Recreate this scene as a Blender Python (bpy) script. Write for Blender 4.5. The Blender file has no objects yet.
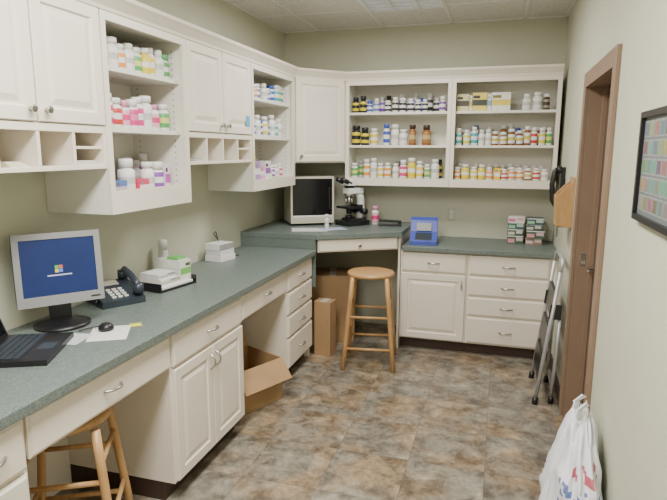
import bpy, math, random, bmesh
from mathutils import Matrix, Vector, noise
R = random.Random(11)
# ---------------------------------------------------------------- materials
MATS = {}
def nodes(name):
    m = bpy.data.materials.new(name); m.use_nodes = True
    nt = m.node_tree; return m, nt, nt.nodes['Principled BSDF']
def mat(name, col, rough=0.5, metal=0.0, var=0.06, scale=6.0, emis=0.0, bump=0.0, bscale=80):
    m, nt, p = nodes(name)
    tc = nt.nodes.new('ShaderNodeTexCoord'); n = nt.nodes.new('ShaderNodeTexNoise')
    n.inputs['Scale'].default_value = scale; n.inputs['Detail'].default_value = 4
    nt.links.new(tc.outputs['Object'], n.inputs['Vector'])
    r = nt.nodes.new('ShaderNodeValToRGB')
    r.color_ramp.elements[0].position = .3; r.color_ramp.elements[1].position = .7
    r.color_ramp.elements[0].color = [c*(1-var) for c in col]+[1]
    r.color_ramp.elements[1].color = [min(1, c*(1+var)) for c in col]+[1]
    nt.links.new(n.outputs['Fac'], r.inputs['Fac']); nt.links.new(r.outputs['Color'], p.inputs['Base Color'])
    p.inputs['Roughness'].default_value = rough; p.inputs['Metallic'].default_value = metal
    if emis:
        nt.links.new(r.outputs['Color'], p.inputs['Emission Color']); p.inputs['Emission Strength'].default_value = emis
    if bump:
        n2 = nt.nodes.new('ShaderNodeTexNoise'); n2.inputs['Scale'].default_value = bscale
        nt.links.new(tc.outputs['Object'], n2.inputs['Vector'])
        b = nt.nodes.new('ShaderNodeBump'); b.inputs['Strength'].default_value = bump; b.inputs['Distance'].default_value = .01
        nt.links.new(n2.outputs['Fac'], b.inputs['Height']); nt.links.new(b.outputs['Normal'], p.inputs['Normal'])
    MATS[name] = m; return m
mat('cabinet', (.82, .75, .645), .4, var=.015)
mat('cabinet_inside', (.82, .80, .72), .5, var=.015)
mat('wall_paint', (.59, .59, .47), .75, var=.02, bump=.08, bscale=120)
mat('toekick', (.05, .028, .02), .5)
mat('dark', (.02, .02, .022), .5)
mat('black', (.012, .012, .014), .35)
mat('blackglass', (.006, .007, .009), .12)
mat('nickel', (.5, .49, .46), .28, metal=1)
mat('steel', (.55, .56, .58), .38, metal=.5)
mat('doorframe', (.27, .18, .12), .5, var=.04)
mat('doorleaf', (.10, .065, .045), .5, var=.15, scale=3)
mat('cardboard', (.40, .25, .125), .8, var=.08)
mat('white', (.8, .8, .78), .4, var=.02)
mat('beige', (.55, .52, .43), .45, var=.02)
mat('silver', (.27, .27, .275), .4, var=.02)
mat('blue_plastic', (.06, .09, .42), .35, var=.05)
mat('screen', (.004, .014, .075), .3, var=.1, emis=.9)
mat('phone_grey', (.03, .04, .055), .35)
mat('lens', (.55, .6, .68), .4, emis=.2)
# attribute coloured print/plastic
m, nt, p = nodes('printed'); a = nt.nodes.new('ShaderNodeAttribute'); a.attribute_name = 'Col'
n = nt.nodes.new('ShaderNodeTexNoise'); n.inputs['Scale'].default_value = 90
tc = nt.nodes.new('ShaderNodeTexCoord'); nt.links.new(tc.outputs['Object'], n.inputs['Vector'])
mx = nt.nodes.new('ShaderNodeMix'); mx.data_type = 'RGBA'; mx.blend_type = 'MULTIPLY'; mx.inputs['Factor'].default_value = .3
rr = nt.nodes.new('ShaderNodeValToRGB'); rr.color_ramp.elements[0].position = .4; rr.color_ramp.elements[1].position = .5
rr.color_ramp.elements[0].color = (.55, .55, .55, 1)
nt.links.new(n.outputs['Fac'], rr.inputs['Fac'])
nt.links.new(a.outputs['Color'], mx.inputs['A']); nt.links.new(rr.outputs['Color'], mx.inputs['B'])
nt.links.new(mx.outputs['Result'], p.inputs['Base Color']); p.inputs['Roughness'].default_value = .38
MATS['printed'] = m
m, nt, p = nodes('plastic'); a = nt.nodes.new('ShaderNodeAttribute'); a.attribute_name = 'Col'
nt.links.new(a.outputs['Color'], p.inputs['Base Color']); p.inputs['Roughness'].default_value = .38
MATS['plastic'] = m
# countertop laminate: speckled
m, nt, p = nodes('laminate'); tc = nt.nodes.new('ShaderNodeTexCoord')
n = nt.nodes.new('ShaderNodeTexNoise'); n.inputs['Scale'].default_value = 140; n.inputs['Detail'].default_value = 5; n.inputs['Roughness'].default_value = .7
nt.links.new(tc.outputs['Object'], n.inputs['Vector']); r = nt.nodes.new('ShaderNodeValToRGB')
r.color_ramp.elements[0].position = .35; r.color_ramp.elements[1].position = .68
r.color_ramp.elements[0].color = (.085, .112, .103, 1); r.color_ramp.elements[1].color = (.22, .26, .24, 1)
nt.links.new(n.outputs['Fac'], r.inputs['Fac']); nt.links.new(r.outputs['Color'], p.inputs['Base Color'])
p.inputs['Roughness'].default_value = .4; MATS['laminate'] = m
# wood
m, nt, p = nodes('wood'); tc = nt.nodes.new('ShaderNodeTexCoord'); mp = nt.nodes.new('ShaderNodeMapping')
mp.inputs['Scale'].default_value = (20, 20, 3); n = nt.nodes.new('ShaderNodeTexNoise'); n.inputs['Scale'].default_value = 2.5; n.inputs['Detail'].default_value = 6
nt.links.new(tc.outputs['Object'], mp.inputs['Vector']); nt.links.new(mp.outputs['Vector'], n.inputs['Vector'])
r = nt.nodes.new('ShaderNodeValToRGB'); r.color_ramp.elements[0].color = (.36, .19, .07, 1); r.color_ramp.elements[1].color = (.62, .38, .17, 1)
nt.links.new(n.outputs['Fac'], r.inputs['Fac']); nt.links.new(r.outputs['Color'], p.inputs['Base Color']); p.inputs['Roughness'].default_value = .35
MATS['wood'] = m
# floor slate vinyl
m, nt, p = nodes('slate_floor'); L = nt.links.new; N = nt.nodes.new
tc = N('ShaderNodeTexCoord'); T = .41
dv = N('ShaderNodeVectorMath'); dv.operation = 'DIVIDE'; dv.inputs[1].default_value = (T, T, 1); L(tc.outputs['Object'], dv.inputs[0])
fl = N('ShaderNodeVectorMath'); fl.operation = 'FLOOR'; L(dv.outputs[0], fl.inputs[0])
wn = N('ShaderNodeTexWhiteNoise'); L(fl.outputs[0], wn.inputs['Vector'])
sc = N('ShaderNodeVectorMath'); sc.operation = 'SCALE'; sc.inputs['Scale'].default_value = 3.0; L(wn.outputs['Color'], sc.inputs[0])
ad = N('ShaderNodeVectorMath'); ad.operation = 'ADD'; L(tc.outputs['Object'], ad.inputs[0]); L(sc.outputs[0], ad.inputs[1])
n1 = N('ShaderNodeTexNoise'); n1.inputs['Scale'].default_value = 8; n1.inputs['Detail'].default_value = 12; n1.inputs['Roughness'].default_value = .72; n1.inputs['Distortion'].default_value = .3
L(ad.outputs[0], n1.inputs['Vector'])
r = N('ShaderNodeValToRGB'); cr = r.color_ramp
cr.elements[0].position = .33; cr.elements[0].color = (.08, .064, .05, 1)
cr.elements[1].position = .72; cr.elements[1].color = (.50, .44, .35, 1)
for ps, c in ((.43, (.16, .132, .102, 1)), (.5, (.235, .202, .16, 1)), (.6, (.34, .295, .23, 1))):
    e = cr.elements.new(ps); e.color = c
L(n1.outputs['Fac'], r.inputs['Fac'])
n2 = N('ShaderNodeTexNoise'); n2.inputs['Scale'].default_value = 3.2; n2.inputs['Detail'].default_value = 6; L(ad.outputs[0], n2.inputs['Vector'])
r2 = N('ShaderNodeValToRGB'); c2 = r2.color_ramp
c2.elements[0].position = .38; c2.elements[0].color = (1.08, .93, .74, 1); c2.elements[1].position = .56; c2.elements[1].color = (.90, .95, .97, 1)
L(n2.outputs['Fac'], r2.inputs['Fac'])
mt_ = N('ShaderNodeMix'); mt_.data_type = 'RGBA'; mt_.blend_type = 'MULTIPLY'; mt_.inputs['Factor'].default_value = 1
L(r.outputs['Color'], mt_.inputs['A']); L(r2.outputs['Color'], mt_.inputs['B'])
fr = N('ShaderNodeVectorMath'); fr.operation = 'FRACTION'; L(dv.outputs[0], fr.inputs[0])
sp = N('ShaderNodeSeparateXYZ'); L(fr.outputs[0], sp.inputs[0])
mn = N('ShaderNodeMath'); mn.operation = 'MINIMUM'; L(sp.outputs[0], mn.inputs[0]); L(sp.outputs[1], mn.inputs[1])
gt = N('ShaderNodeMath'); gt.operation = 'LESS_THAN'; gt.inputs[1].default_value = .014; L(mn.outputs[0], gt.inputs[0])
mx = N('ShaderNodeMix'); mx.data_type = 'RGBA'; mx.inputs['B'].default_value = (.12, .10, .085, 1)
ml = N('ShaderNodeMath'); ml.operation = 'MULTIPLY'; ml.inputs[1].default_value = .5; L(gt.outputs[0], ml.inputs[0])
L(ml.outputs[0], mx.inputs['Factor']); L(mt_.outputs['Result'], mx.inputs['A']); L(mx.outputs['Result'], p.inputs['Base Color'])
p.inputs['Roughness'].default_value = .3
b = N('ShaderNodeBump'); b.inputs['Strength'].default_value = .2; b.inputs['Distance'].default_value = .01
L(n1.outputs['Fac'], b.inputs['Height']); L(b.outputs['Normal'], p.inputs['Normal']); MATS['slate_floor'] = m
mat('ceiling_tile', (.72, .71, .66), .85, var=.12, scale=60, bump=.2, bscale=150)

# ---------------------------------------------------------------- builder
class B:
    def __init__(s, name, M=None):
        s.name = name; s.M = M or Matrix.Identity(4); s.v = []; s.f = []; s.m = []; s.c = []; s.sm = []; s.mats = []
    def mi(s, k):
        if k not in s.mats: s.mats.append(k)
        return s.mats.index(k)
    def add(s, vs, fs, mt, col=(1, 1, 1), smooth=False, cols=None):
        o = len(s.v); s.v += [s.M @ Vector(p) for p in vs]; k = s.mi(mt)
        for i, f in enumerate(fs):
            s.f.append([o+j for j in f]); s.m.append(k); s.c.append(cols[i] if cols else col); s.sm.append(smooth)
    def box(s, a0, a1, b0, b1, c0, c1, mt, col=(1, 1, 1)):
        v = [(x, y, z) for z in (c0, c1) for y in (b0, b1) for x in (a0, a1)]
        s.add(v, [(0, 1, 3, 2), (4, 5, 7, 6), (0, 1, 5, 4), (2, 3, 7, 6), (0, 2, 6, 4), (1, 3, 7, 5)], mt, col)
    def rings(s, a0, a1, c0, c1, prof, mt, col=(1, 1, 1)):
        v = []
        for ins, d in prof:
            v += [(a0+ins, d, c0+ins), (a1-ins, d, c0+ins), (a1-ins, d, c1-ins), (a0+ins, d, c1-ins)]
        f = [(0, 1, 2, 3)]
        for i in range(len(prof)-1):
            for j in range(4): f.append((4*i+j, 4*i+(j+1) % 4, 4*i+4+(j+1) % 4, 4*i+4+j))
        k = 4*(len(prof)-1); f.append((k, k+1, k+2, k+3)); s.add(v, f, mt, col)
    def door(s, a0, a1, c0, c1, v0, mt='cabinet'):
        t = v0+.02; s.rings(a0, a1, c0, c1, [(0, v0), (0, t-.004), (.004, t), (.052, t), (.058, t-.009), (.068, t-.009), (.092, t-.001)], mt)
    def drawer(s, a0, a1, c0, c1, v0, mt='cabinet'):
        t = v0+.02; s.rings(a0, a1, c0, c1, [(0, v0), (0, t-.007), (.005, t-.006), (.012, t)], mt)
    def tube(s, pts, r, mt, seg=8, col=(1, 1, 1), r1=None, closed=False):
        pts = [Vector(p) for p in pts]; n = len(pts); v = []; up = None
        for i, p in enumerate(pts):
            if closed: t = pts[(i+1) % n]-pts[i-1]
            else: t = pts[min(i+1, n-1)]-pts[max(i-1, 0)]
            t.normalize()
            if up is None: up = Vector((0, 0, 1)) if abs(t.z) < .9 else Vector((1, 0, 0))
            a = t.cross(up).normalized(); up = a.cross(t).normalized()
            rr = r if r1 is None else r+(r1-r)*i/(n-1)
            for k in range(seg):
                q = 2*math.pi*k/seg; v.append(p+a*(math.cos(q)*rr)+up*(math.sin(q)*rr))
        f = []
        for i in range(n if closed else n-1):
            i2 = (i+1) % n
            for k in range(seg): f.append((i*seg+k, i*seg+(k+1) % seg, i2*seg+(k+1) % seg, i2*seg+k))
        if not closed: f.append(tuple(range(seg))); f.append(tuple(range((n-1)*seg, n*seg)))
        s.add(v, f, mt, col, smooth=True)
    def lathe(s, c, prof, mt, seg=16, col=(1, 1, 1), cols=None, smooth=True):
        v = []; f = []; cc = []
        for r, z in prof:
            for k in range(seg):
                q = 2*math.pi*k/seg; v.append((c[0]+r*math.cos(q), c[1]+r*math.sin(q), c[2]+z))
        for i in range(len(prof)-1):
            for k in range(seg):
                f.append((i*seg+k, i*seg+(k+1) % seg, (i+1)*seg+(k+1) % seg, (i+1)*seg+k)); cc.append(cols[i] if cols else col)
        f.append(tuple(range(seg))); cc.append(cols[0] if cols else col)
        f.append(tuple(range((len(prof)-1)*seg, len(prof)*seg))); cc.append(cols[-1] if cols else col)
        s.add(v, f, mt, smooth=smooth, cols=cc)
    def prism(s, poly, z0, z1, mt, col=(1, 1, 1)):
        n = len(poly); v = [(x, y, z0) for x, y in poly]+[(x, y, z1) for x, y in poly]
        f = [tuple(range(n)), tuple(range(n, 2*n))]+[(i, (i+1) % n, n+(i+1) % n, n+i) for i in range(n)]
        s.add(v, f, mt, col)
    def slab(s, q, t, mt, col=(1, 1, 1)):
        q = [Vector(p) for p in q]; n = (q[1]-q[0]).cross(q[2]-q[1]).normalized()*t
        s.add(q+[p+n for p in q], [(0, 1, 2, 3), (4, 5, 6, 7)]+[(i, (i+1) % 4, 4+(i+1) % 4, 4+i) for i in range(4)], mt, col)
    def pull(s, a, c, v0, horiz=True, w=.05):
        P = []
        for i in range(9):
            t = -1+2*i/8; o = .028*(1-abs(t)**3)
            P.append((a+t*w, v0+o, c) if horiz else (a, v0+o, c+t*w))
        s.tube(P, .0055, 'nickel', 8)
    def knob(s, a, c, v0):
        s.tube([(a, v0, c), (a, v0+.012, c), (a, v0+.016, c), (a, v0+.026, c)], .008, 'nickel', 10, r1=.015)
    def done(s, bevel=0.0):
        me = bpy.data.meshes.new(s.name)
        me.from_pydata([tuple(p) for p in s.v], [], s.f)
        for k in s.mats: me.materials.append(MATS[k])
        me.polygons.foreach_set('material_index', s.m); me.polygons.foreach_set('use_smooth', s.sm)
        ca = me.color_attributes.new('Col', 'FLOAT_COLOR', 'CORNER')
        data = []
        for poly, c in zip(me.polygons, s.c): data += [c[0], c[1], c[2], 1.0]*poly.loop_total
        ca.data.foreach_set('color', data)
        bm = bmesh.new(); bm.from_mesh(me); bmesh.ops.recalc_face_normals(bm, faces=bm.faces); bm.to_mesh(me); bm.free()
        me.update(); ob = bpy.data.objects.new(s.name, me); bpy.context.collection.objects.link(ob)
        if bevel:
            md = ob.modifiers.new('bevel', 'BEVEL'); md.width = bevel; md.segments = 2; md.limit_method = 'ANGLE'; md.angle_limit = .9
        return ob

# ---------------------------------------------------------------- dimensions
WX, RX, WY, FY, CZ = -2.06, .472, 5.28, -1.6, 2.81
ML = Matrix(((0, 1, 0, WX), (1, 0, 0, 0), (0, 0, 1, 0), (0, 0, 0, 1)))
MB = Matrix(((1, 0, 0, 0), (0, -1, 0, WY), (0, 0, 1, 0), (0, 0, 0, 1)))
def frame(o, ex, ey, z=0):
    return Matrix(((ex[0], ey[0], 0, o[0]), (ex[1], ey[1], 0, o[1]), (0, 0, 1, z), (0, 0, 0, 1)))
def face(o, az, z=0):   # local y points along azimuth az (deg)
    a = math.radians(az); return frame(o, (math.sin(a), -math.cos(a)), (math.cos(a), math.sin(a)), z)

# ---------------------------------------------------------------- room
b = B('floor'); b.box(WX-.15, RX+1.2, FY-.15, WY+.15, -.1, 0, 'slate_floor'); b.done()
b = B('ceiling'); b.box(WX-.15, RX+.15, FY-.15, WY+.15, CZ, CZ+.1, 'ceiling_tile'); b.done()
b = B('wall_left'); b.box(WX-.15, WX, FY-.15, WY+.15, 0, CZ, 'wall_paint'); b.done()
b = B('wall_back'); b.box(WX, RX, WY, WY+.15, 0, CZ, 'wall_paint'); b.done()
b = B('wall_front'); b.box(WX, RX, FY-.15, FY, 0, CZ, 'wall_paint'); b.done()
D0, D1, DH, c = 2.83, 3.72, 2.09, .065
b = B('wall_right'); b.box(RX, RX+.15, FY-.15, D0, 0, CZ, 'wall_paint'); b.box(RX, RX+.15, D1, WY+.15, 0, CZ, 'wall_paint')
b.box(RX, RX+.15, D0, D1, DH, CZ, 'wall_paint'); b.done()
b = B('door_1'); g = .001
b.box(RX-.018, RX-g, D0-c, D0+.02, 0, DH+c, 'doorframe'); b.box(RX-.018, RX-g, D1-.02, D1+c, 0, DH+c, 'doorframe')
b.box(RX-.018, RX-g, D0+.02, D1-.02, DH-.02, DH+c, 'doorframe')
b.box(RX, RX+.149, D0+g, D0+.02, 0, DH-g, 'doorframe'); b.box(RX, RX+.149, D1-.02, D1-g, 0, DH-g, 'doorframe'); b.box(RX, RX+.149, D0+.02, D1-.02, DH-.02, DH-g, 'doorframe')
b.box(RX+.08, RX+.105, D1-.035, D1-.02, 0, DH-.02, 'doorframe'); b.box(RX+.08, RX+.105, D0+.02, D0+.035, 0, DH-.02, 'doorframe')
b.box(RX+.105, RX+.145, D0+.02, D1-.02, .01, DH-.02, 'doorleaf')
b.tube([(RX+.11, D1-.09, 1.0), (RX+.07, D1-.09, 1.0), (RX+.06, D1-.11, 1.0), (RX+.06, D1-.2, 1.0)], .01, 'nickel')
b.box(RX+.03, RX+.06, D1-.0225, D1-.02, 1.0, 1.08, 'nickel')
b.done(.002)
b = B('baseboard_right'); b.box(RX-.012, RX-.0005, FY, D0-c-.001, 0, .1, 'toekick'); b.box(RX-.012, RX-.0005, D1+c+.001, 4.6, 0, .1, 'toekick'); b.done(.002)
b = B('ceiling_grid')
for x in (-1.70, -1.09, -.48, .13): b.box(x-.012, x+.012, FY, WY, CZ-.008, CZ, 'white')
for y in (-.25, .97, 2.19, 3.41, 4.63): b.box(WX, RX, y-.012, y+.012, CZ-.007, CZ, 'white')
b.box(WX, WX+.02, FY, WY, CZ-.008, CZ, 'white'); b.box(RX-.02, RX, FY, WY, CZ-.008, CZ, 'white'); b.box(WX, RX, WY-.02, WY, CZ-.008, CZ, 'white')
b.done()
for y0 in (3.42, .98, -.24):
    b = B('ceiling_light_fixture'); x0, x1, y1 = -1.06, -.49, y0+1.2
    b.box(x0, x1, y0, y1, CZ-.012, CZ-.009, 'lens')
    for i in range(4):
        x = x0+(x1-x0)*i/3; b.box(x-.01, x+.01, y0, y1, CZ-.03, CZ-.009, 'white')
    for i in range(13):
        y = y0+(y1-y0)*i/12; b.box(x0, x1, y-.004, y+.004, CZ-.026, CZ-.009, 'white')
    b.done()
    l = bpy.data.lights.new('fluorescent_lamp', 'AREA'); l.shape = 'RECTANGLE'; l.size = .5; l.size_y = .62 if y0 > 3 else 1.1
    l.energy = 42 if y0 > 3 else 62; l.color = (1, .972, .915)
    o = bpy.data.objects.new('fluorescent_lamp', l); o.location = (-.775, y0+(.34 if y0 > 3 else .6), CZ-.045); bpy.context.collection.objects.link(o)

# ---------------------------------------------------------------- upper cabinets
UT = 2.31
SH = (1.455, 1.745, 2.03)
SL = (1.475, 1.80, 2.075)
def shelf_unit(M, u0, u1, dep, lip=0, shelves=SH, UB=1.39):
    b = B('upper_shelf_unit', M); t = .02; mi = 'cabinet_inside'
    b.box(u0, u0+t, .002, dep, UB, UT, mi); b.box(u1-t, u1, .002, dep, UB, UT, mi)
    b.box(u0+t, u1-t, .002, .014, UB, UT, mi); b.box(u0+t, u1-t, .014, dep, UT-.03, UT, mi)
    b.box(u0+t, u1-t, .014, dep-.002, shelves[0]-.022, shelves[0], mi)
    for z in shelves[1:]: b.box(u0+t, u1-t, .014, dep-.02, z-.02, z, mi)
    w = .032
    b.box(u0, u0+w, dep, dep+.018, UB, UT, 'cabinet'); b.box(u1-w, u1, dep, dep+.018, UB, UT, 'cabinet')
    b.box(u0+w, u1-w, dep, dep+.018, UT-.05, UT, 'cabinet'); b.box(u0+w, u1-w, dep, dep+.018, UB, shelves[0]+lip, 'cabinet')
    for v in (.06, dep-.06):
        z = UB+.12
        while z < UT-.08:
            b.box(u1-t-.001, u1-t, v-.003, v+.003, z-.003, z+.003, 'dark'); b.box(u0+t, u0+t+.001, v-.003, v+.003, z-.003, z+.003, 'dark'); z += .032
    return b.done()
def door_unit(u0, u1, n=2, cub=4):
    b = B('upper_cabinet', ML); dep = .348; CB, DB = 1.615, 1.80
    b.box(u0, u1, .002, dep, DB-.015, UT, 'cabinet')
    w = (u1-u0)/n
    for i in range(n):
        a0, a1 = u0+i*w+.004, u0+(i+1)*w-.004; b.door(a0, a1, DB+.004, UT-.01, dep)
        b.knob(a1-.035 if i % 2 == 0 else a0+.035, DB+.05, dep+.02)
    b.box(u0, u1, .002, .012, CB, DB, 'cabinet_inside'); b.box(u0, u1, .012, dep+.01, CB, CB+.018, 'cabinet')
    for i in range(cub+1):
        a = u0+(u1-u0-.016)*i/cub; b.box(a, a+.016, .012, dep+.01, CB+.018, DB-.015, 'cabinet')
    a = u0+(u1-u0-.016)*(cub-1)/cub
    b.box(a+.016, u1-.016, .012, dep, (CB+DB)/2-.006, (CB+DB)/2+.006, 'cabinet')
    b.box(u0, u1, dep-.01, dep+.012, DB-.03, DB, 'cabinet')
    return b.done(.0015)
shelf_unit(ML, .6, 1.38, .35, .035, SL, 1.405)
door_unit(1.386, 2.160); shelf_unit(ML, 2.162, 2.853, .35, .035, SL, 1.405); door_unit(2.855, 3.704); shelf_unit(ML, 3.706, 4.558, .35, .01, SL, 1.405)
shelf_unit(MB, -1.348, -.425, .332); shelf_unit(MB, -.423, .435, .332)
# corner cabinet
P0, P1 = Vector((-1.692, 4.56)), Vector((-1.35, 4.93)); e = (P1-P0); ln = e.length; e.normalize(); nn = Vector((e.y, -e.x))
b = B('corner_upper_cabinet'); b.prism([(WX+.002, 4.56), (-1.712, 4.56), (-1.352, 4.95), (-1.352, WY-.002), (WX+.002, WY-.002)], 1.59, UT, 'cabinet')
b.M = frame(P0-nn*.016, e, nn); b.door(.012, ln-.012, 1.60, UT-.01, .002); b.knob(.05, 1.65, .022); b.done(.0015)
# crown
b = B('trim_1')
path = [Vector(p) for p in ((-1.692, .6), (-1.692, 4.56), (-1.35, 4.93), (.435, 4.93))]
prof = [(-.02, UT-.012), (.004, UT-.012), (.008, UT+.004), (.03, UT+.03), (.045, UT+.045), (.048, UT+.062), (-.02, UT+.062)]
vs = []; k = len(prof)
for i, q in enumerate(path):
    ns = []
    if i > 0: d = (path[i]-path[i-1]).normalized(); ns.append(Vector((d.y, -d.x)))
    if i < 3: d = (path[i+1]-path[i]).normalized(); ns.append(Vector((d.y, -d.x)))
    m_ = sum(ns, Vector((0, 0))).normalized(); m_ = m_/m_.dot(ns[0])
    for o_, z_ in prof: vs.append((q.x+m_.x*o_, q.y+m_.y*o_, z_))
fs = [tuple(range(k)), tuple(range(3*k, 4*k))]
for i in range(3):
    for j in range(k): fs.append((i*k+j, i*k+(j+1) % k, (i+1)*k+(j+1) % k, (i+1)*k+j))
b.add(vs, fs, 'cabinet'); b.done()

# ---------------------------------------------------------------- base cabinets
CF = .625
def base(M, u0, u1, kind, pw=.05):
    b = B('base_cabinet', M); b.box(u0, u1, .002, CF, .1, .868, 'cabinet'); b.box(u0, u1, .002, CF-.06, 0, .1, 'toekick')
    g = .012; v = CF+.02
    if kind == 'drawers4': zs = [(.112, .335), (.35, .505), (.52, .68), (.695, .855)]
    elif kind == 'drawers3': zs = [(.112, .38), (.395, .665), (.68, .855)]
    else: zs = [(.695, .855)]
    for z0, z1 in zs:
        b.drawer(u0+g, u1-g, z0, z1, CF); b.pull((u0+u1)/2, (z0+z1)/2, v, w=pw)
    if kind == 'door1': b.door(u0+g, u1-g, .112, .68, CF); b.pull(u1-g-.03, .60, v, False, .04)
    if kind == 'door2':
        m_ = (u0+u1)/2; b.door(u0+g, m_-.003, .112, .68, CF); b.door(m_+.003, u1-g, .112, .68, CF)
        b.pull(m_-.03, .60, v, False, .04); b.pull(m_+.03, .60, v, False, .04)
    return b.done(.0015)
def knee(u0, u1):
    b = B('desk_drawer', ML); b.box(u0+.002, u1-.002, .2, CF-.005, .72, .866, 'cabinet'); b.box(u0+.002, u1-.002, .002, .012, .0, .866, 'cabinet')
    b.drawer(u0+.006, u1-.006, .70, .86, CF-.005); b.pull((u0+u1)/2, .78, CF+.015); return b.done(.0015)
base(ML, -.4, 1.0, 'door2'); base(ML, 1.0, 1.327, 'drawers3', .07); knee(1.327, 2.16); base(ML, 2.16, 2.913, 'door2'); knee(2.913, 3.646)
base(ML, 3.646, 4.2, 'drawers4')
base(MB, -.775, -.22, 'door1'); base(MB, -.218, .425, 'drawers4')
b = B('trim_2', MB); b.box(.426, RX-.002, .01, CF, .1, .868, 'cabinet'); b.done()
b = B('countertop', ML); b.box(-.4, 4.215, .002, .67, .87, .91, 'laminate'); b.done(.004)
b = B('countertop', MB); b.box(-.762, RX-.002, .002, .67, .87, .91, 'laminate'); b.done(.004)
# raised corner desk
A, Bp = Vector((-1.39, 4.235)), Vector((-.78, 4.61)); DZ = 1.03
b = B('corner_desk')
b.prism([(WX+.002, 4.22), (-1.385, 4.22), (-.765, 4.60), (-.765, WY-.002), (WX+.002, WY-.002)], DZ-.04, DZ, 'laminate')
b.box(WX+.002, -1.40, 4.222, 4.24, .60, DZ-.04, 'laminate'); b.box(WX+.002, -1.46, 4.222, 4.24, 0, .60, 'cabinet'); b.box(-.798, -.78, 4.64, WY-.01, .0, DZ-.04, 'cabinet')
e2 = (Bp-A); l2 = e2.length; e2.normalize(); n2 = Vector((e2.y, -e2.x))
b.M = frame(A-n2*.02, e2, n2); b.box(.01, l2-.01, -.3, 0, .88, DZ-.042, 'cabinet'); b.drawer(.012, l2-.02, .882, DZ-.046, 0); b.knob(l2/2, .93, .02)
b.done(.002)

# ---------------------------------------------------------------- stools
def stool(name, loc, rot, H=.75, r=.18, f=.215):
    b = B(name); s = .14
    b.lathe((0, 0, H-.035), [(r-.02, 0), (r-.004, .006), (r, .018), (r-.006, .03), (r-.03, .035), (.02, .031)], 'wood', 28)
    cs = [(1, 1), (-1, 1), (-1, -1), (1, -1)]
    P = lambda i, z: Vector((cs[i][0]*(f+(s-f)*z/H)*.92, cs[i][1]*(f+(s-f)*z/H)*.92, z))
    for i in range(4): b.tube([P(i, 0), P(i, H*.3), P(i, H*.7), P(i, H-.03)], .018, 'wood', 12)
    for i in range(4):
        for z in ((.17+.07*(i % 2)), (.42+.07*(i % 2))): b.tube([P(i, z), P((i+1) % 4, z)], .011, 'wood', 8)
    o = b.done(); o.location = loc; o.rotation_euler = (0, 0, rot); return o
stool('bar_stool', (-.945, 4.25, 0), .15, r=.188, H=.76)
stool('bar_stool', (-1.63, 1.72, 0), .5, .66, .17)

# ---------------------------------------------------------------- bottles
W = (.82, .81, .78)
PAL = {
 'w': (W, W, (.55, .55, .52), W), 'wy': (W, (.75, .6, .05), W, W), 'wp': (W, (.7, .05, .25), W, W), 'pp': (W, (.7, .05, .25), (.75, .2, .4), W), 'pk': (W, (.8, .4, .5), (.7, .05, .2), (.75, .3, .45)), 'wr': (W, (.6, .05, .04), W, W),
 'wg': (W, (.1, .4, .12), (.7, .7, .2), W), 'wb': (W, (.12, .2, .5), W, W), 'wt': (W, (.05, .4, .45), W, W), 'wo': (W, (.8, .3, .04), W, W),
 'am': ((.25, .08, .01), W, (.6, .5, .1), W), 'bk': ((.02, .02, .025), (.75, .6, .03), (.02, .02, .02), (.02, .02, .02)),
 'bw': (W, (.03, .03, .04), W, W), 'wv': (W, (.25, .08, .45), W, W), 'yy': ((.75, .6, .05), (.75, .6, .05), W, W), 'cb': (W, (.05, .1, .5), W, (.05, .1, .5)),
 'cg': (W, (.1, .4, .12), W, (.1, .45, .15)), 'dk': ((.05, .03, .02), (.3, .26, .2), (.05, .03, .02), W), 'br': ((.28, .1, .03), (.35, .18, .06), (.5, .4, .2), (.05, .03, .02))}
def bottle(b, x, y, z, r, h, k):
    bo, la, ac, ca = PAL[k]; hc = R.choice((.81, .81, .76)); rc = R.uniform(.7, .92)
    pr = [(r*.9, 0), (r, h*.03), (r, h*.12), (r*1.015, h*.125), (r*1.015, h*.3), (r*1.015, h*.5), (r*1.015, h*.66), (r, h*.665), (r*.95, h*(hc-.08)), (r*.66, h*(hc-.02)), (r*.66, h*hc), (r*rc, h*hc), (r*rc, h*.99), (r*rc*.92, h)]
    cc = [bo, bo, bo, la, ac, la, bo, bo, bo, bo, ca, ca, ca]
    b.lathe((x, y, z), pr, 'printed', 14, cols=cc)
def carton(b, x0, x1, y0, y1, z0, z1, c1, c2=W):
    b.box(x0, x1, y0, y1, z0, z1, 'printed', c1); h = z1-z0
    b.box(x0+.001, x1-.001, y1, y1+.0008, z0+h*.3, z0+h*.62, 'printed', c2)
    b.box(x0+.006, x0+(x1-x0)*.5, y1+.0008, y1+.0014, z0+h*.7, z0+h*.85, 'printed', tuple(q*.3 for q in c2))
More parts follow.
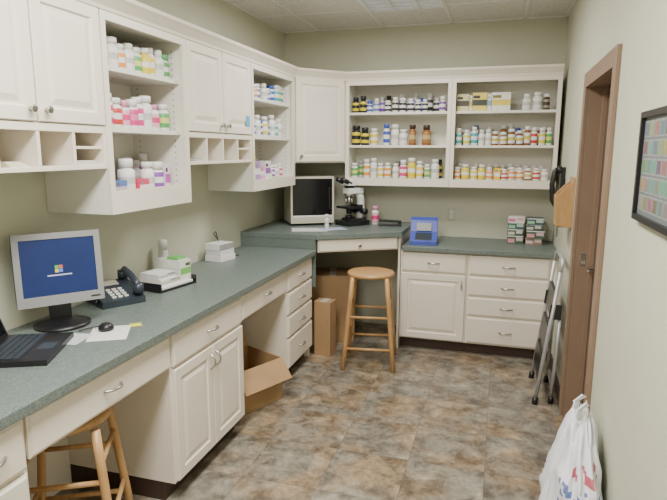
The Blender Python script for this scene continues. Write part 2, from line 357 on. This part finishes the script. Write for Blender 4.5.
def fill(M, u0, u1, dep, z, seq, hr=(.1, .15), rr=(.024, .036), gap=.006, name='medicine_bottles', back=True):
    b = B(name, M)
    strs = [k for k in seq if isinstance(k, str) and k != '_']
    u = u0+.012; i = 0
    while True:
        k = seq[i % len(seq)]; i += 1
        if k == '_': u += .045; continue
        if isinstance(k, tuple):   # carton (w,h,col,col2)
            w, h, c1, c2 = k
            if u+w > u1-.005: break
            carton(b, u, u+w, dep-.15, dep-.05-R.random()*.02, z, z+h, c1, c2); u += w+.004; continue
        r = R.uniform(*rr); h = R.uniform(*hr)
        if k in ('w', 'bk', 'yy', 'br'): r *= 1.12; h *= 1.06
        if u+2*r > u1-.005: break
        v = dep-.045-r-R.random()*.02
        bottle(b, u+r, v, z, r, h, k); u += 2*r+gap*R.uniform(.3, 2)
    if back:
        u = u0+.02+R.random()*.02; j = R.randrange(9)
        while True:
            r = R.uniform(*rr); h = R.uniform(*hr)*R.uniform(1.02, 1.2)
            if u+2*r > u1-.005: break
            if R.random() < .82: bottle(b, u+r, .09+R.random()*.015, z, r, h, strs[(j*3) % len(strs)])
            j += 1; u += 2*r+.006
    return b.done()
C = lambda r, g, b_: (r, g, b_)
# back bay left
a0, a1 = -1.328, -.447
fill(MB, a0, a1, .33, SH[2], ['bk', 'bk', 'cb', 'wb', '_', 'bw', 'bw', 'bw', 'bw', 'bw', 'bw', '_', '_', 'wv', 'wv', 'wv', 'wb'], (.10, .15), (.024, .034))
fill(MB, a0, a1, .33, SH[1], ['bk', 'bk', 'wy', '_', 'cb', 'w', 'w', 'br', '_', 'br', '_', '_', 'yy', 'w', 'w', 'wy', '_'], (.13, .19), (.028, .04), back=False)
fill(MB, a0, a1, .33, SH[0], ['wg', '_', 'wo', 'w', 'wy', 'wo', 'w', 'wp', 'yy', 'wy', 'wg', 'w', 'wo', 'bk', 'wt', 'wy'], (.12, .17), (.026, .034))
a0, a1 = -.40, .41
fill(MB, a0, a1, .33, SH[2], [(.10, .14, C(.7, .62, .3), C(.05, .04, .02)), (.02, .13, W, C(.7, .5, .1)), (.12, .15, C(.8, .62, .12), C(.04, .05, .03)), (.03, .14, W, C(.2, .4, .6)), (.15, .15, W, C(.75, .6, .1)), '_', '_', 'w', 'w', 'dk', 'br', 'bw'], (.11, .16), (.027, .035), back=False)
fill(MB, a0, a1, .33, SH[1], ['wt', 'wy', 'wt', 'w', 'w', 'am', 'am', 'am', 'am', 'am', 'wr', 'wy', 'wg', 'br', 'w', 'cb', 'wv', 'w'], (.11, .16), (.023, .030))
fill(MB, a0, a1, .33, SH[0], ['wo', 'yy', 'wy', 'yy', 'wo', (.05, .1, C(.8, .5, .05), W), 'wr', 'wo', 'wo', 'am', 'wr', 'w', (.09, .06, C(.85, .42, .02), C(.8, .7, .1)), 'w', 'wb'], (.09, .14), (.023, .031))
# left shelf 1
a0, a1 = 2.184, 2.831
fill(ML, a0, a1, .35, SL[2], ['w', 'wy', 'w', 'wo', 'w', 'wg', 'yy', 'wy', 'w', 'cg', 'cg', 'wg', 'cb'], (.12, .17), (.025, .034), .002)
fill(ML, a0, a1, .35, SL[1], ['pp', 'wp', 'wr', 'pk', 'pp', 'wp', 'w', 'pk', 'wg', 'w', 'cg', 'w'], (.12, .17), (.025, .035), .002)
fill(ML, a0, a1, .35, SL[0], ['w', (.11, .075, C(.1, .2, .5), C(.6, .5, .5)), 'w', (.08, .075, C(.75, .05, .15), W), 'w', 'wv', (.05, .15, C(.8, .7, .78), C(.5, .1, .45)), 'w', (.07, .08, C(.25, .1, .45), W), 'wo', (.06, .07, C(.8, .25, .1), W)], (.13, .18), (.03, .038), .002)
a0, a1 = 3.728, 4.538
fill(ML, a0, a1, .35, SL[2], ['wb', '_', 'w', 'wo', 'wb', '_', 'w', 'wb', 'cb', 'wt', 'wg'], (.10, .15), (.028, .036), back=False)
fill(ML, a0, a1, .35, SL[1], ['w', 'wb', 'wb', 'w', 'cb', 'wy', 'cb', 'w', 'wt'], (.12, .17), (.028, .036), back=False)
fill(ML, a0, a1, .35, SL[0], [(.1, .12, C(.3, .1, .45), W), (.03, .17, C(.7, .65, .7), C(.4, .1, .4)), (.12, .14, C(.4, .25, .55), W), (.1, .1, C(.75, .3, .5), W), (.1, .14, W, C(.3, .1, .45)), 'w', 'wv', 'w', 'wp'], (.1, .15))
a0, a1 = .63, 1.36
for s_ in SL: fill(ML, a0, a1, .35, s_, ['w', 'wy', 'wg', 'wb', 'w', 'wp'], (.1, .15))

# papers in the pigeonholes
b = B('folded_papers', ML)
for k in range(5): b.box(1.65+.004*k, 1.74, .1, .34-.01*k, 1.6335+.004*k, 1.6365+.004*k, 'plastic', (.75, .72, .35) if k % 2 else W)
for k in range(4): b.box(1.99, 2.13-.006*k, .1, .33, 1.6335+.005*k, 1.6375+.005*k, 'plastic', (.7, .68, .6))
for k in range(4): b.box(2.96, 3.04, .1, .34, 1.6335+.005*k, 1.6375+.005*k, 'plastic', (.2, .3, .25) if k % 2 else W)
b.done()
b = B('sticky_note', ML); b.box(3.71, 3.735, .3688, .3695, 1.60, 1.68, 'plastic', (.8, .75, .3)); b.done()
b = B('notice_label', ML); b.box(3.60, 3.66, .369, .3698, 1.86, 1.93, 'plastic', (.1, .4, .6)); b.done()

# ---------------------------------------------------------------- desk things
CT = .9105
Q = (-1.87, 2.0); MQ = face(Q, -38, 1.178) @ Matrix.Rotation(math.radians(6), 4, 'X')
b = B('computer_monitor', face(Q, -38, 0))
b.lathe((0, -.02, CT), [(.12, 0), (.12, .01), (.1, .018), (.03, .03)], 'black', 28)
b.box(-.045, .045, -.07, -.035, CT+.01, 1.15, 'black')
b.M = MQ; hw = .178
b.box(-hw, hw, -.02, .012, -.16, .16, 'black')
b.box(-hw, hw, .012, .022, .133, .16, 'silver'); b.box(-hw, hw, .012, .022, -.16, -.116, 'silver')
b.box(-hw, -hw+.026, .012, .022, -.116, .133, 'silver'); b.box(hw-.026, hw, .012, .022, -.116, .133, 'silver')
b.box(-.16, .16, -.055, -.02, -.13, .13, 'black')
b.box(-.1515, .1515, .0125, .0155, -.1155, .1325, 'screen')
for (dx, dz, cc) in ((-.014, 0, (.7, .15, .05)), (0.003, 0, (.1, .5, .1)), (-.014, -.017, (.1, .25, .8)), (0.003, -.017, (.8, .6, .1))):
    b.box(dx, dx+.015, .0155, .0163, dz, dz+.015, 'plastic', cc)
b.box(-.05, .05, .0155, .0163, -.032, -.026, 'plastic', (.5, .55, .7))
b.box(-.16, -.12, .022, .0226, -.145, -.137, 'dark')
b.done()
# laptop
b = B('laptop_computer', face((-1.76, 1.68), 25, CT))
b.box(-.165, .165, -.13, .13, .0, .022, 'black'); b.box(-.15, .15, -.105, .03, .022, .0235, 'dark')
for i in range(13):
    for j in range(5): b.box(-.146+i*.0226, -.146+i*.0226+.019, -.10+j*.026, -.10+j*.026+.021, .0235, .027, 'phone_grey')
b.box(-.04, .04, .05, .11, .022, .0228, 'phone_grey')
b.M = face((-1.76, 1.68), 25, CT) @ Matrix.Translation((0, -.13, .02)) @ Matrix.Rotation(math.radians(18), 4, 'X')
b.box(-.165, .165, -.012, 0, .0, .23, 'black'); b.box(-.15, .15, 0, .001, .015, .215, 'blackglass')
b.done()
b = B('paper_sheets')
for x, y, w, d, a_, z_, cc in ((-1.60, 1.97, .2, .16, 30, 0, W), (-1.69, 1.86, .14, .10, 10, .001, (.6, .62, .65)), (-1.56, 2.10, .05, .05, 40, .0015, (.75, .72, .1))):
    b.M = face((x, y), a_, CT+z_); b.box(-w/2, w/2, -d/2, d/2, 0, .001, 'printed', cc)
b.done()
b = B('computer_mouse', face((-1.64, 2.0), -30, CT+.0025)); b.lathe((0, 0, 0), [(.03, 0), (.034, .008), (.03, .02), (.018, .03), (.004, .033)], 'black', 16)
b.tube([(0, -.03, .01), (.02, -.05, .006), (.06, -.06, .005), (.1, -.05, .005)], .003, 'black'); b.done()
# telephone
b = B('desk_telephone', face((-1.91, 2.42), -30, CT) @ Matrix.Scale(1.12, 4))
v = [(-.1, -.1, 0), (.1, -.1, 0), (.1, .1, 0), (-.1, .1, 0), (-.1, -.1, .085), (.1, -.1, .085), (.1, .1, .03), (-.1, .1, .03)]
b.add(v, [(0, 1, 2, 3), (4, 5, 6, 7), (0, 1, 5, 4), (1, 2, 6, 5), (2, 3, 7, 6), (3, 0, 4, 7)], 'phone_grey')
sl = lambda y: .085-.055*(y+.1)/.2
for i in range(3):
    for j in range(4):
        x = -.03+i*.028; y = -.01+j*.024; b.box(x, x+.018, y, y+.014, sl(y)-.006, sl(y)+.003, 'white')
b.slab([(-.035, -.085, sl(-.085)+.002), (.085, -.085, sl(-.085)+.002), (.085, -.04, sl(-.04)+.002), (-.035, -.04, sl(-.04)+.002)], .004, 'beige')
b.tube([(-.075, -.085, .115), (-.075, -.06, .135), (-.075, 0, .12), (-.075, .06, .095), (-.075, .085, .06)], .016, 'phone_grey', 12)
b.tube([(-.075, -.09, .09), (-.075, -.085, .125)], .024, 'phone_grey', 12); b.tube([(-.075, .085, .045), (-.075, .08, .09)], .024, 'phone_grey', 12)
P = [(.11+.012*math.cos(t*1.3), .08-t*.012, .015+.012*math.sin(t*1.3)+.012) for t in range(0, 14)]
b.tube(P, .003, 'black', 6); b.done()
# tray with boxes
b = B('document_tray', face((-1.87, 2.80), -10, CT))
b.box(-.15, .15, -.11, .12, 0, .012, 'black'); b.box(-.15, .15, -.11, -.1, .012, .05, 'black'); b.box(-.15, -.14, -.11, .12, .012, .05, 'black'); b.box(.14, .15, -.11, .12, .012, .05, 'black')
b.box(-.13, .13, -.09, .11, .012, .026, 'plastic', W); b.done(.002)
b = B('label_boxes', face((-1.87, 2.81), -10, CT+.0265))
carton(b, -.13, -.04, -.09, .09, 0, .12, (.75, .76, .7), (.2, .5, .12)); carton(b, -.03, .12, -.08, .09, 0, .035, (.78, .77, .72), (.5, .5, .4))
carton(b, -0.02, .12, -.07, .07, .0355, .065, (.8, .8, .77), (.4, .4, .4)); b.box(-.12, -.05, -.02, .06, .12, .135, 'printed', (.15, .5, .12)); b.done(.001)
b = B('spray_bottle'); b.lathe((-1.99, 2.99, CT), [(.028, 0), (.03, .01), (.03, .16), (.026, .175), (.026, .18), (.027, .18), (.027, .235), (.02, .24)], 'white', 20); b.done()
# card box + cord
b = B('index_card_box', face((-1.93, 3.62), -10, CT) @ Matrix.Scale(1.15, 4))
b.box(-.075, .075, -.06, .06, 0, .035, 'white'); b.box(-.07, .07, -.055, .055, .0355, .07, 'plastic', (.7, .7, .72)); b.box(-.065, .075, -.058, .056, .0705, .11, 'white')
for k in range(6): b.box(-.066, .076, .056, .0575, .074+k*.006, .076+k*.006, 'dark')
b.tube([(-.05, -.05, .11), (-.02, -.065, .16), (-.05, -.07, .17), (-.08, -.07, .08), (-.10, -.05, .01), (-.12, .0, .004), (-.17, .02, .004)], .003, 'black'); b.done()

# corner desk items
DT = DZ+.0005
b = B('countertop_incubator', face((-1.70, 4.92), -58, DT) @ Matrix.Scale(.95, 4))
b.box(-.21, .21, -.17, .17, .02, .46, 'beige'); b.box(-.21, .21, .17, .19, .02, .08, 'beige'); b.box(-.21, .21, .17, .19, .44, .46, 'beige')
b.box(-.21, -.192, .17, .19, .08, .44, 'beige'); b.box(.192, .21, .17, .19, .08, .44, 'beige')
b.box(-.192, .192, .17, .183, .08, .44, 'blackglass'); b.box(-.17, -.155, .183, .2, .15, .36, 'black'); b.box(-.192, .192, .183, .187, .08, .095, 'white')
for x in (-.18, .18):
    for y in (-.14, .14): b.lathe((x, y, 0), [(.015, 0), (.015, .02)], 'black', 10)
b.done(.003)
b = B('microscope', face((-1.28, 4.93), -125, DT) @ Matrix.Scale(1.22, 4))
b.prism([(-.085, -.1), (.085, -.1), (.09, .0), (.075, .1), (-.075, .1), (-.09, 0)], 0, .035, 'black')
b.prism([(-.06, -.09), (.06, -.09), (.06, .05), (-.06, .05)], .035, .05, 'dark')
b.tube([(0, -.07, .04), (0, -.085, .12), (0, -.08, .2), (0, -.05, .25)], .03, 'white', 12)
b.box(-.035, .035, -.08, .06, .235, .275, 'white')
b.box(-.075, .075, -.03, .09, .125, .14, 'black'); b.box(-.04, .04, -.07, -.02, .1, .15, 'black')
b.lathe((0, .03, .05), [(.028, 0), (.028, .02), (.02, .024)], 'black', 16); b.lathe((0, .03, .085), [(.02, 0), (.02, .035)], 'black', 16)
b.lathe((0, .03, .21), [(.03, 0), (.036, .012), (.036, .026)], 'nickel', 16)
for x, y in ((0, .0), (.018, .04), (-.018, .04)): b.lathe((x, y+.005, .16), [(.006, 0), (.009, .01), (.01, .05)], 'nickel', 12)
b.lathe((0, .03, .275), [(.035, 0), (.038, .01), (.034, .02)], 'black', 16)
b.box(-.045, .045, .0, .07, .295, .33, 'white')
for x in (-.03, .03): b.tube([(x, .04, .31), (x, .08, .325), (x, .12, .34)], .017, 'black', 12)
for x in (-.05, .05): b.tube([(x*.6, -.075, .1), (x*1.4, -.075, .1)], .022, 'black', 14)
b.done()
b = B('desk_papers')
b.M = face((-1.54, 4.49), -70, DT); b.box(-.15, .15, -.1, .1, 0, .002, 'printed', W); b.M = face((-1.36, 4.58), -50, DT+.0021); b.box(-.11, .11, -.08, .08, 0, .002, 'printed', (.5, .55, .75)); b.done()
b = B('dropper_bottle'); bottle(b, -1.42, 4.60, DT+.0045, .018, .12, 'w'); b.done()
b = B('medicine_jar'); bottle(b, -1.08, 5.0, DT, .033, .17, 'pk'); b.done()
b = B('stapler', face((-.93, 4.95), -80, DT)); b.box(-.1, .1, -.03, .03, 0, .015, 'black'); b.slab([(-.1, -.02, .03), (.1, -.02, .04), (.1, .02, .04), (-.1, .02, .03)], .02, 'black'); b.box(-.1, -.07, -.02, .02, .01, .035, 'black'); b.done(.003)
# blue device
b = B('blood_analyzer', face((-.61, 4.84), -85, CT) @ Matrix.Scale(1.15, 4))
pf = [(-.10, 0), (.12, 0), (.12, .03), (.03, .09), (-.0, .17), (-.04, .19), (-.10, .17)]
vs = [(x, y, z) for x in (-.1, .1) for y, z in pf]; k = len(pf)
b.add(vs, [tuple(range(k)), tuple(range(k, 2*k))]+[(j, (j+1) % k, k+(j+1) % k, k+j) for j in range(k)], 'blue_plastic')
b.slab([(-.055, .036, .094), (.055, .036, .094), (.055, .01, .152), (-.055, .01, .152)], -.004, 'silver'); b.slab([(-.06, .114, .0375), (.06, .114, .0375), (.06, .045, .083), (-.06, .045, .083)], .004, 'phone_grey')
b.done(.004)
# test kits
b = B('test_kit_boxes', MB)
cols_ = [((.06, .13, .08), (.75, .3, .35)), ((.75, .7, .66), (.7, .15, .3)), ((.08, .1, .08), (.6, .62, .5)), ((.35, .2, .14), (.78, .6, .6)), ((.06, .1, .12), (.3, .55, .35))]
for c_, x0, hs in ((0, .085, (.07, .055, .06, .05)), (1, .235, (.055, .065, .05, .055))):
    z = CT
    for r_, h in enumerate(hs):
        w = R.uniform(.125, .147); x = x0+R.uniform(0, .005); c1, c2 = cols_[(r_*2+c_*3) % 5]
        f_ = .27+R.uniform(-.02, .01); b.box(x, x+w, .12, f_, z, z+h-.001, 'printed', c1)
        b.box(x+.004, x+w*.45, f_, f_+.001, z+.008, z+h*.6, 'printed', c2); b.box(x+w*.55, x+w-.006, f_, f_+.001, z+h*.35, z+h*.8, 'printed', tuple(.5*q+.3 for q in c2)); b.box(x, x+w, f_, f_+.0008, z+h*.86, z+h-.001, 'printed', W)
        z += h
b.done()
b = B('power_outlet', MB); b.rings(-.452, -.382, 1.06, 1.175, [(0, .0005), (0, .004), (.004, .006)], 'beige')
for z in (1.095, 1.14): b.box(-.432, -.402, .006, .008, z-.014, z+.014, 'white'); b.box(-.425, -.422, .008, .0085, z-.006, z+.008, 'dark'); b.box(-.412, -.409, .008, .0085, z-.006, z+.008, 'dark')
b.done()

# ---------------------------------------------------------------- right wall things
b = B('telephone_handset')
b.box(RX-.03, RX-.001, 4.56, 4.64, 1.36, 1.5, 'black')
b.tube([(RX-.045, 4.6, 1.57), (RX-.075, 4.6, 1.55), (RX-.09, 4.6, 1.45), (RX-.08, 4.6, 1.33), (RX-.05, 4.6, 1.28)], .02, 'black', 12)
b.tube([(RX-.03, 4.6, 1.56), (RX-.06, 4.6, 1.56)], .03, 'black', 12); b.tube([(RX-.03, 4.6, 1.29), (RX-.06, 4.6, 1.29)], .028, 'black', 12); b.box(RX-.035, RX-.001, 4.58, 4.62, 1.28, 1.58, 'black')
b.tube([(RX-.03+.008*math.cos(t*1.9), 4.6+.008*math.sin(t*1.9), 1.28-t*.006-.0) for t in range(0, 40)], .003, 'black', 6); b.done()
b = B('wooden_file_holder'); y0, y1 = 3.96, 4.16
b.box(RX-.012, RX-.001, y0, y1, 1.20, 1.53, 'wood')
pf = [(RX-.012, 1.20), (RX-.10, 1.21), (RX-.11, 1.40), (RX-.05, 1.47), (RX-.012, 1.5)]; k = len(pf)
for y in (y0, y1-.015):
    vs = [(x, yy, z) for yy in (y, y+.015) for x, z in pf]; b.add(vs, [tuple(range(k)), tuple(range(k, 2*k))]+[(j, (j+1) % k, k+(j+1) % k, k+j) for j in range(k)], 'wood')
b.box(RX-.105, RX-.093, y0+.015, y1-.015, 1.21, 1.40, 'wood'); b.box(RX-.10, RX-.012, y0+.015, y1-.015, 1.20, 1.212, 'wood'); b.done(.002)
# framed picture
b = B('picture_frame'); y0, y1, z0, z1 = 1.62, 2.17, 1.47, 1.83
b.M = Matrix(((0, -1, 0, RX-.001), (1, 0, 0, 0), (0, 0, 1, 0), (0, 0, 0, 1)))
b.box(y0, y1, 0, .010, z0, z1, 'black')
for q in ((y0, y1, z0, z0+.02), (y0, y1, z1-.02, z1), (y0, y0+.02, z0+.02, z1-.02), (y1-.02, y1, z0+.02, z1-.02)): b.box(q[0], q[1], .010, .024, q[2], q[3], 'black')
b.box(y0+.02, y1-.02, .010, .0115, z0+.02, z1-.02, 'plastic', (.16, .18, .19))
for i in range(8):
    for j in range(5):
        a = y0+.035+i*.061; c_ = z0+.035+j*.06; t = R.random(); u_ = R.random()
        b.box(a, a+.054, .0115, .0122, c_, c_+.053, 'plastic', (.30, .31, .31)); b.box(a+.006, a+.048, .0122, .0128, c_+.006, c_+.047, 'printed', (.08+.3*t, .09+.26*u_, .08+.2*R.random()))
b.done()
# folding step ladder
b = B('folding_step_ladder'); yn, yf = 3.84, 4.28; X0, X1 = .305, .42
def fp(y, t, o=0): return (X0+(X1-X0)*t-o, y+(.5-t)*(-.03 if y < 4 else .03), t*.99)
for y in (yn, yf):
    sg = .03 if y < 4 else -.03
    b.tube([fp(y, .015), fp(y, .5), fp(y, .93)], .0135, 'steel', 8)
    b.tube([(.41, y+sg, .02), (.432, y+sg, .66)], .012, 'steel', 8)
    b.tube([fp(y, 0), fp(y, .045)], .02, 'black', 10); b.tube([(.41, y+sg, 0), (.412, y+sg, .045)], .018, 'black', 10)
    b.slab([(.355, y+sg*.4, .60), (.435, y+sg*.4, .60), (.435, y+sg*.4, .70), (.365, y+sg*.4, .70)], .012, 'dark')
b.tube([fp(yn, .93), (X1, yn+.02, .985), (X1+.002, yn+.07, 1.0), (X1+.002, yf-.07, 1.0), (X1, yf-.02, .985), fp(yf, .93)], .0135, 'steel', 8)
b.tube([(.413, yn+.03, .1), (.413, yf-.03, .1)], .008, 'steel')
for t in (.24, .46, .70):
    x, _, z = fp(yn, t); b.slab([(x-.02, yn+.005, z-.08), (x-.02, yf-.005, z-.08), (x-.0, yf-.005, z+.08), (x-.0, yn+.005, z+.08)], .022, 'black')
b.done()
# plastic bag
b = B('plastic_shopping_bag'); seg, lv = 96, 56; vs = []; fs = []; cc = []
pr = [(0, .85), (.1, 1.0), (.35, 1.0), (.6, .86), (.78, .64), (.88, .5), (.95, .42), (1, .3)]
def ip(t):
    for i in range(len(pr)-1):
        if t <= pr[i+1][0]:
            s_ = (t-pr[i][0])/(pr[i+1][0]-pr[i][0]); return pr[i][1]+(pr[i+1][1]-pr[i][1])*s_
    return pr[-1][1]
for i in range(lv+1):
    t = i/lv; R0 = ip(t)
    for j in range(seg):
        q = 2*math.pi*j/seg; c_, s_ = math.cos(q), math.sin(q)
        fold = 1-abs(math.sin(q*4.5+5*noise.noise(Vector((c_*1.2, s_*1.2, t*1.6)))+t*2))
        wv = .95+.12*noise.noise(Vector((c_*2.5, s_*2.5, t*3)))+(.10+.16*t)*fold+.05*noise.noise(Vector((c_*6, s_*6, t*10)))
        x = .35+.03*t+c_*.12*R0*wv; y = 2.27+.12*t+s_*.30*R0*wv; z = .003+.61*t*(1+.06*noise.noise(Vector((c_*2, s_*2, 1))))+(.05*noise.noise(Vector((c_*4, s_*4, 6))) if t > .9 else 0)
        if x > RX-.03: x = RX-.03+(x-RX+.03)*.12
        vs.append((x, y, z))
for i in range(lv):
    for j in range(seg):
        fs.append((i*seg+j, i*seg+(j+1) % seg, (i+1)*seg+(j+1) % seg, (i+1)*seg+j))
        t = i/lv; q = j/seg; col = (.80, .81, .86); nn_ = lambda k: noise.noise(Vector((i*.38, j*.38, k)))
        if .70 < t < .80 and .66 < q < .86 and nn_(3) > .02: col = (.5, .1, .14)
        if .52 < t < .68 and .60 < q < .88 and nn_(8) > .08: col = (.14, .2, .48)
        if .42 < t < .56 and .68 < q < .86 and nn_(5) > .12: col = (.3, .42, .3)
        cc.append(col)
fs.append(tuple(range(seg))); cc.append(W); fs.append(tuple(range(lv*seg, (lv+1)*seg))); cc.append(W)
b.add(vs, fs, 'plastic', smooth=True, cols=cc)
for dy in (-.05, .04):
    y = 2.40+dy; b.slab([(.33, y-.03, .57), (.37, y+.03, .57), (.375, y+.03, .64), (.35, y-.01, .65)], .006, 'plastic', (.8, .81, .86))
    b.slab([(.375, y+.03, .64), (.35, y-.01, .65), (.39, y+.03, .67), (.41, y+.06, .65)], .006, 'plastic', (.8, .81, .86))
b.done()

# ---------------------------------------------------------------- cardboard boxes
def open_box(name, M, w, d, h, open_=True):
    b = B(name, M); t = .005; k = 'cardboard'
    b.box(-w/2, w/2, -d/2, d/2, .001, t, k); b.box(-w/2, w/2, -d/2, -d/2+t, t, h, k); b.box(-w/2, w/2, d/2-t, d/2, t, h, k)
    b.box(-w/2, -w/2+t, -d/2, d/2, t, h, k); b.box(w/2-t, w/2, -d/2, d/2, t, h, k)
    if open_:
        f = d*.45
        b.slab([(-w/2, d/2, h), (w/2, d/2, h), (w/2, d/2+f*.6, h-f*.75), (-w/2, d/2+f*.6, h-f*.75)], .004, k)
        b.slab([(-w/2, -d/2, h), (w/2, -d/2, h), (w/2, -d/2-f*.3, h+f*.9), (-w/2, -d/2-f*.3, h+f*.9)], .004, k)
        b.slab([(w/2, -d/2, h), (w/2, d/2, h), (w/2+f*.5, d/2, h+f*.7), (w/2+f*.5, -d/2, h+f*.7)], .004, k)
    else:
        b.box(-w/2, w/2, -d/2, -.001, h, h+.005, k); b.box(-w/2, w/2, .001, d/2, h, h+.005, k); b.box(-.03, .03, -d/2-.001, d/2+.001, h+.005, h+.0055, 'beige')
    return b.done()
open_box('cardboard_box', face((-1.62, 3.30), -25, .0), .40, .36, .30)
open_box('cardboard_box', face((-1.35, 4.33), -95, 0), .15, .12, .46, False)
open_box('cardboard_box', face((-1.42, 4.80), -75, 0), .40, .34, .60, False)

# ---------------------------------------------------------------- world + camera
w = bpy.data.worlds.new('World'); bpy.context.scene.world = w; w.use_nodes = True
w.node_tree.nodes['Background'].inputs[0].default_value = (.8, .85, .9, 1); w.node_tree.nodes['Background'].inputs[1].default_value = .3
cd = bpy.data.cameras.new('camera'); cd.lens = 560/667*36; cd.sensor_width = 36; cd.clip_start = .02
co = bpy.data.objects.new('camera', cd); co.location = (0, 0, 1.70)
Mr = Matrix.Rotation(math.radians(16.45), 4, 'Z') @ Matrix.Rotation(math.radians(90-10.1), 4, 'X') @ Matrix.Rotation(math.radians(.2), 4, 'Z')
co.rotation_euler = Mr.to_euler()
bpy.context.collection.objects.link(co); bpy.context.scene.camera = co
